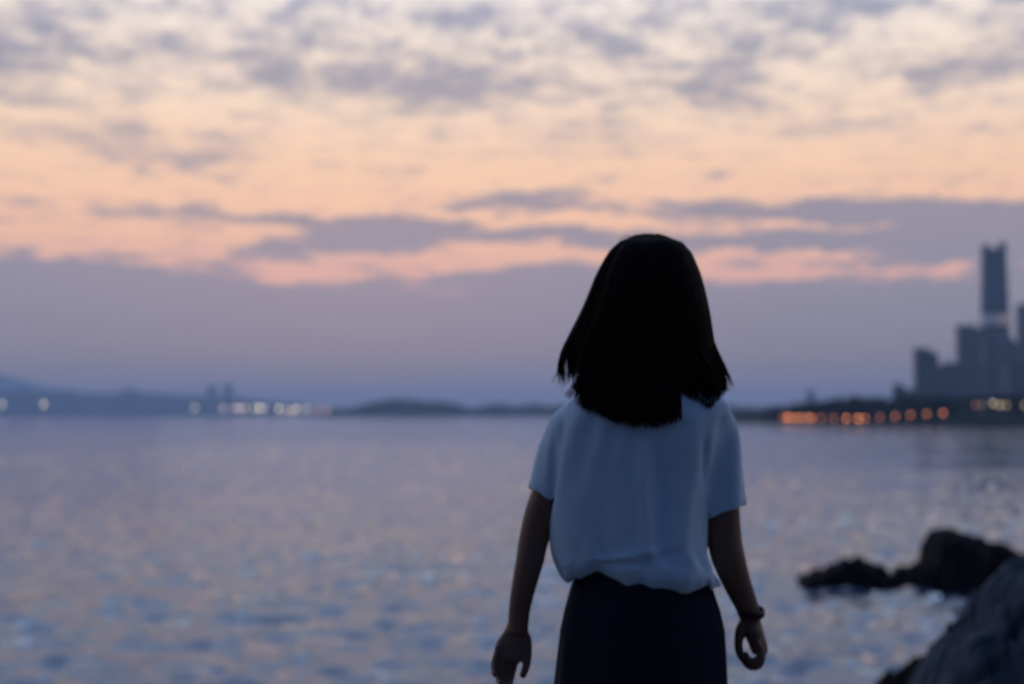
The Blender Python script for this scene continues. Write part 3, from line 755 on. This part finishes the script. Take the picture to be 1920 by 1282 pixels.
# low breakwater under the far lamps
bk = MB()
for k in range(70):
    px = -60 + (625+60)*k/69; p = at(px, HOR, 1800)
    bk.ball((p.x, p.y+1, -.4), (5.5+random.random()*1.5, 3.5, 1.3+random.random()*.5), 6)
tag(bk.build('breakwater', M_land, smooth=False), 'long low dark breakwater carrying the far row of pale lamps', 'breakwater')

# ================================================================== AIR
S = 14000.0
hz = MB(); hz.box(-S, S, -S, S, -2.6, 196)
M_haze = bpy.data.materials.new('haze'); M_haze.use_nodes = True
nt = M_haze.node_tree; nt.nodes.clear()
out = nt.nodes.new('ShaderNodeOutputMaterial'); pv = nt.nodes.new('ShaderNodeVolumePrincipled')
pv.inputs['Color'].default_value = (.47, .69, 1.0, 1); pv.inputs['Density'].default_value = 2.1e-4; pv.inputs['Anisotropy'].default_value = .4
pv.inputs['Density Attribute'].default_value = ''; pv.inputs['Temperature Attribute'].default_value = ''
nt.links.new(pv.outputs[0], out.inputs['Volume'])
M_haze.cycles.homogeneous_volume = True
tag(hz.build('haze', M_haze, smooth=False), kind='stuff')

# ================================================================== SKY
SUN_AZ, SUN_EL = R(-6), R(2.0)
w = bpy.data.worlds.new('World'); scene.world = w; w.use_nodes = True
nt = w.node_tree; nt.nodes.clear()
N = nt.nodes.new; Lk = nt.links.new
def math_(op, a, b=None, c=None, clamp=False):
    n = N('ShaderNodeMath'); n.operation = op; n.use_clamp = clamp
    for k, v in enumerate((a, b, c)):
        if v is None: continue
        if isinstance(v, (int, float)): n.inputs[k].default_value = v
        else: Lk(v, n.inputs[k])
    return n.outputs[0]
def vmath(op, a, b=None):
    n = N('ShaderNodeVectorMath'); n.operation = op
    for k, v in enumerate((a, b)):
        if v is None: continue
        if isinstance(v, (tuple, list)): n.inputs[k].default_value = v
        else: Lk(v, n.inputs[k])
    return n
def mrange(v, a, b, c=0, d=1, smooth=True):
    n = N('ShaderNodeMapRange'); n.interpolation_type = 'SMOOTHSTEP' if smooth else 'LINEAR'
    Lk(v, n.inputs[0])
    for k, x in zip((1, 2, 3, 4), (a, b, c, d)): n.inputs[k].default_value = x
    return n.outputs[0]
def comb(x, y, z=0.0):
    n = N('ShaderNodeCombineXYZ')
    for k, v in enumerate((x, y, z)):
        if isinstance(v, (int, float)): n.inputs[k].default_value = v
        else: Lk(v, n.inputs[k])
    return n.outputs[0]
def noise(vec, scale, detail=5, rough=.55, col=False):
    n = N('ShaderNodeTexNoise'); n.inputs['Scale'].default_value = scale; n.inputs['Detail'].default_value = detail; n.inputs['Roughness'].default_value = rough
    Lk(vec, n.inputs['Vector']); return n.outputs['Color' if col else 'Fac']
def ramp(v, stops):
    n = N('ShaderNodeValToRGB'); e = n.color_ramp.elements
    while len(e) < len(stops): e.new(.5)
    for k, (p, c) in enumerate(stops): e[k].position = p; e[k].color = (*c, 1)
    Lk(v, n.inputs[0]); return n.outputs[0]
def mix(f, a, b, blend='MIX'):
    n = N('ShaderNodeMix'); n.data_type = 'RGBA'; n.blend_type = blend
    if isinstance(f, (int, float)): n.inputs[0].default_value = f
    else: Lk(f, n.inputs[0])
    Lk(a, n.inputs[6]) if not isinstance(a, tuple) else setattr(n.inputs[6], 'default_value', (*a, 1))
    Lk(b, n.inputs[7]) if not isinstance(b, tuple) else setattr(n.inputs[7], 'default_value', (*b, 1))
    return n.outputs[2]
def lin(c): return tuple(((x/255+.055)/1.055)**2.4 if x > 10 else x/255/12.92 for x in c)
tcn = N('ShaderNodeTexCoord'); D = vmath('NORMALIZE', tcn.outputs['Generated']).outputs[0]
sp = N('ShaderNodeSeparateXYZ'); Lk(D, sp.inputs[0])
az = math_('ARCTAN2', sp.outputs[0], sp.outputs[1]); el = math_('ARCSINE', sp.outputs[2])
AX = math_('MULTIPLY', az, F); EY = math_('MULTIPLY', el, F)     # angles in thousandths-of-a-radian style units
def ae(px, py):
    d = ray(px, py).normalized(); return math.atan2(d.x, d.y)*F, math.asin(d.z)*F
base = comb(AX, EY)
nv = vmath('MULTIPLY', base, (1/120, 1/48, 0)).outputs[0]
wn = noise(nv, 1.0, 6, .62, True)
warp = vmath('MULTIPLY', vmath('SUBTRACT', wn, (.5, .5, .5)).outputs[0], (200, 66, 0)).outputs[0]
pos = vmath('ADD', base, warp).outputs[0]
ps = N('ShaderNodeSeparateXYZ'); Lk(pos, ps.inputs[0])
def ellipse(px, py, rx, ry, wt):
    x, y = ae(px, py)
    v = vmath('SUBTRACT', pos, (x, y, 0)).outputs[0]
    v = vmath('MULTIPLY', v, (1/rx, 1/ry, 0)).outputs[0]
    l = vmath('LENGTH', v).outputs['Value']
    return mrange(l, .25, 1.45, wt, 0)
E_low = [(60, 525, 300, 60, 1), (330, 540, 150, 34, .7), (690, 442, 160, 46, 1.4), (520, 472, 120, 22, .8), (860, 434, 160, 20, .75),
         (380, 400, 95, 18, .8), (250, 390, 70, 16, .55), (525, 406, 60, 18, .65), (40, 380, 80, 14, .5),
         (1000, 380, 240, 22, .85), (1080, 442, 190, 20, .95), (1480, 398, 330, 30, 1.0), (1780, 420, 270, 52, .95), (1400, 456, 290, 22, .9), (1600, 462, 270, 24, .85), (1880, 460, 180, 64, .9), (1480, 476, 200, 11, -.6), (1800, 442, 150, 11, -.5), (1180, 416, 130, 11, -.5), (1620, 428, 120, 8, -.35), (560, 518, 110, 26, -.9), (820, 492, 150, 20, -.5), (260, 500, 80, 16, -.5), (1780, 508, 60, 14, -.7), (1480, 512, 200, 14, -.6),
         (980, 520, 190, 26, .9), (1640, 494, 130, 10, .5)]
E_up = [(300, 100, 300, 40, .85), (60, 105, 110, 70, .75), (520, 135, 75, 60, .65), (720, 172, 170, 46, .85), (920, 172, 180, 44, .8), (700, 105, 70, 50, .55), (1150, 70, 140, 38, .75), (900, 40, 75, 38, .65), (1110, 165, 80, 26, .5),
        (1365, 150, 75, 75, .9), (1440, 92, 80, 32, .65), (1180, 255, 170, 32, .42), (1580, 240, 150, 15, .55), (1765, 150, 65, 62, .6), (1890, 120, 75, 45, .75), (1600, 0, 90, 28, .75), (1400, 30, 65, 48, .5),
        (60, 245, 120, 20, .7), (300, 278, 160, 34, .6), (340, 297, 150, 13, .6), (800, 286, 240, 12, .35), (1260, 15, 70, 45, .45), (150, 15, 120, 26, .45), (600, 60, 90, 40, .35), (1000, 230, 110, 22, .3), (1900, 40, 60, 40, .5), (240, 240, 50, 26, .5)]
def total(lst):
    t = None
    for e in lst:
        v = ellipse(*e); t = v if t is None else math_('ADD', t, v)
    return t
low = total(E_low); up = math_('MULTIPLY', total(E_up), .8)
# cloud texture stretched by perspective towards the horizon
wv = math_('DIVIDE', -.245, math_('ADD', math_('MAXIMUM', el, 0.0), .12))
cv = comb(math_('MULTIPLY', az, .7), wv)
f1 = noise(cv, 17, 8, .66); f2 = noise(cv, 46, 6, .62)
fb = math_('ADD', math_('MULTIPLY', f1, .52), math_('MULTIPLY', f2, .48))
bank = mrange(ps.outputs[1], ae(960, 462)[1], ae(960, 632)[1], 0, 2.4)
lowd = math_('ADD', math_('ADD', low, bank), math_('MULTIPLY', math_('SUBTRACT', fb, .5), 5.0))
lowm = mrange(lowd, .10, 1.05)
high_el = mrange(EY, ae(960, 330)[1], ae(960, 120)[1], 0, 1)
upd = math_('ADD', up, math_('MULTIPLY', math_('SUBTRACT', fb, .5), math_('ADD', 2.6, math_('MULTIPLY', high_el, 4.2))))
upd = math_('ADD', upd, math_('ADD', math_('MULTIPLY', high_el, .26), .10))
upm = math_('MULTIPLY', mrange(upd, -.15, 1.5), .95)
# colours
def elpos(py): return ae(960, py)[1]/F/ (math.pi/2)
eln = math_('DIVIDE', math_('MAXIMUM', el, 0.0), math.pi/2)
GAIN = 1.2
def L(c, g=1.0): return tuple(x*g*GAIN for x in lin(c))
clear = ramp(eln, [(0, L((225, 160, 150))), (elpos(520), L((230, 174, 156))), (elpos(430), L((244, 191, 157))), (elpos(310), L((245, 202, 168))), (elpos(200), L((243, 213, 187))), (elpos(60), L((239, 222, 207))), (.25, L((226, 236, 255))), (.40, L((205, 226, 255))), (.6, L((95, 122, 172))), (1, lin((60, 84, 130)))])
cloud = ramp(eln, [(0, L((205, 165, 135))), (elpos(700), L((152, 134, 134))), (elpos(600), L((143, 135, 147))), (elpos(500), L((146, 138, 151))), (elpos(400), L((150, 139, 149))), (elpos(250), L((163, 153, 157))), (elpos(100), L((148, 147, 161))), (.26, L((165, 176, 208))), (.42, L((150, 172, 216))), (.6, L((80, 104, 150))), (1, lin((54, 76, 120)))])
backc = ramp(eln, [(0, lin((40, 54, 82))), (.15, lin((38, 54, 86))), (.5, lin((38, 56, 90))), (1, lin((50, 72, 112)))])
skyc = mix(upm, clear, cloud); skyc = mix(lowm, skyc, cloud)
front = mrange(sp.outputs[1], -.7, .8)
skyc = mix(front, backc, skyc)
sky = N('ShaderNodeTexSky'); sky.sky_type = 'NISHITA'; sky.sun_disc = False; sky.sun_elevation = SUN_EL; sky.sun_rotation = SUN_AZ
sky.air_density = 1.2; sky.dust_density = 2.5; sky.ozone_density = 3
bg1 = N('ShaderNodeBackground'); bg1.inputs[1].default_value = 1.0; Lk(skyc, bg1.inputs[0])
bg2 = N('ShaderNodeBackground'); bg2.inputs[1].default_value = .01; Lk(sky.outputs[0], bg2.inputs[0])
ad = N('ShaderNodeAddShader'); Lk(bg1.outputs[0], ad.inputs[0]); Lk(bg2.outputs[0], ad.inputs[1])
wo = N('ShaderNodeOutputWorld'); Lk(ad.outputs[0], wo.inputs['Surface'])
w.cycles.sampling_method = 'MANUAL'; w.cycles.sample_map_resolution = 512

sd = bpy.data.lights.new('sun', 'SUN'); so_ = bpy.data.objects.new('sun', sd); COL.objects.link(so_)
sd.energy = .012; sd.angle = R(16); sd.color = (1, .72, .55)
dirv = Vector((math.sin(SUN_AZ)*math.cos(SUN_EL), math.cos(SUN_AZ)*math.cos(SUN_EL), math.sin(SUN_EL)))
so_.rotation_euler = dirv.to_track_quat('Z', 'Y').to_euler()
so_.location = (0, 0, 30)

# ================================================================== RENDER
scene.view_settings.view_transform = 'Standard'; scene.view_settings.look = 'None'
scene.view_settings.exposure = 0; scene.view_settings.gamma = 1; scene.view_settings.use_curve_mapping = False
cy = scene.cycles
cy.use_adaptive_sampling = False; cy.use_denoising = True; cy.denoiser = 'OPENIMAGEDENOISE'
cy.max_bounces = 6; cy.diffuse_bounces = 2; cy.glossy_bounces = 3; cy.volume_bounces = 1; cy.transmission_bounces = 2
cy.caustics_reflective = False; cy.caustics_refractive = False
cy.sample_clamp_indirect = 6
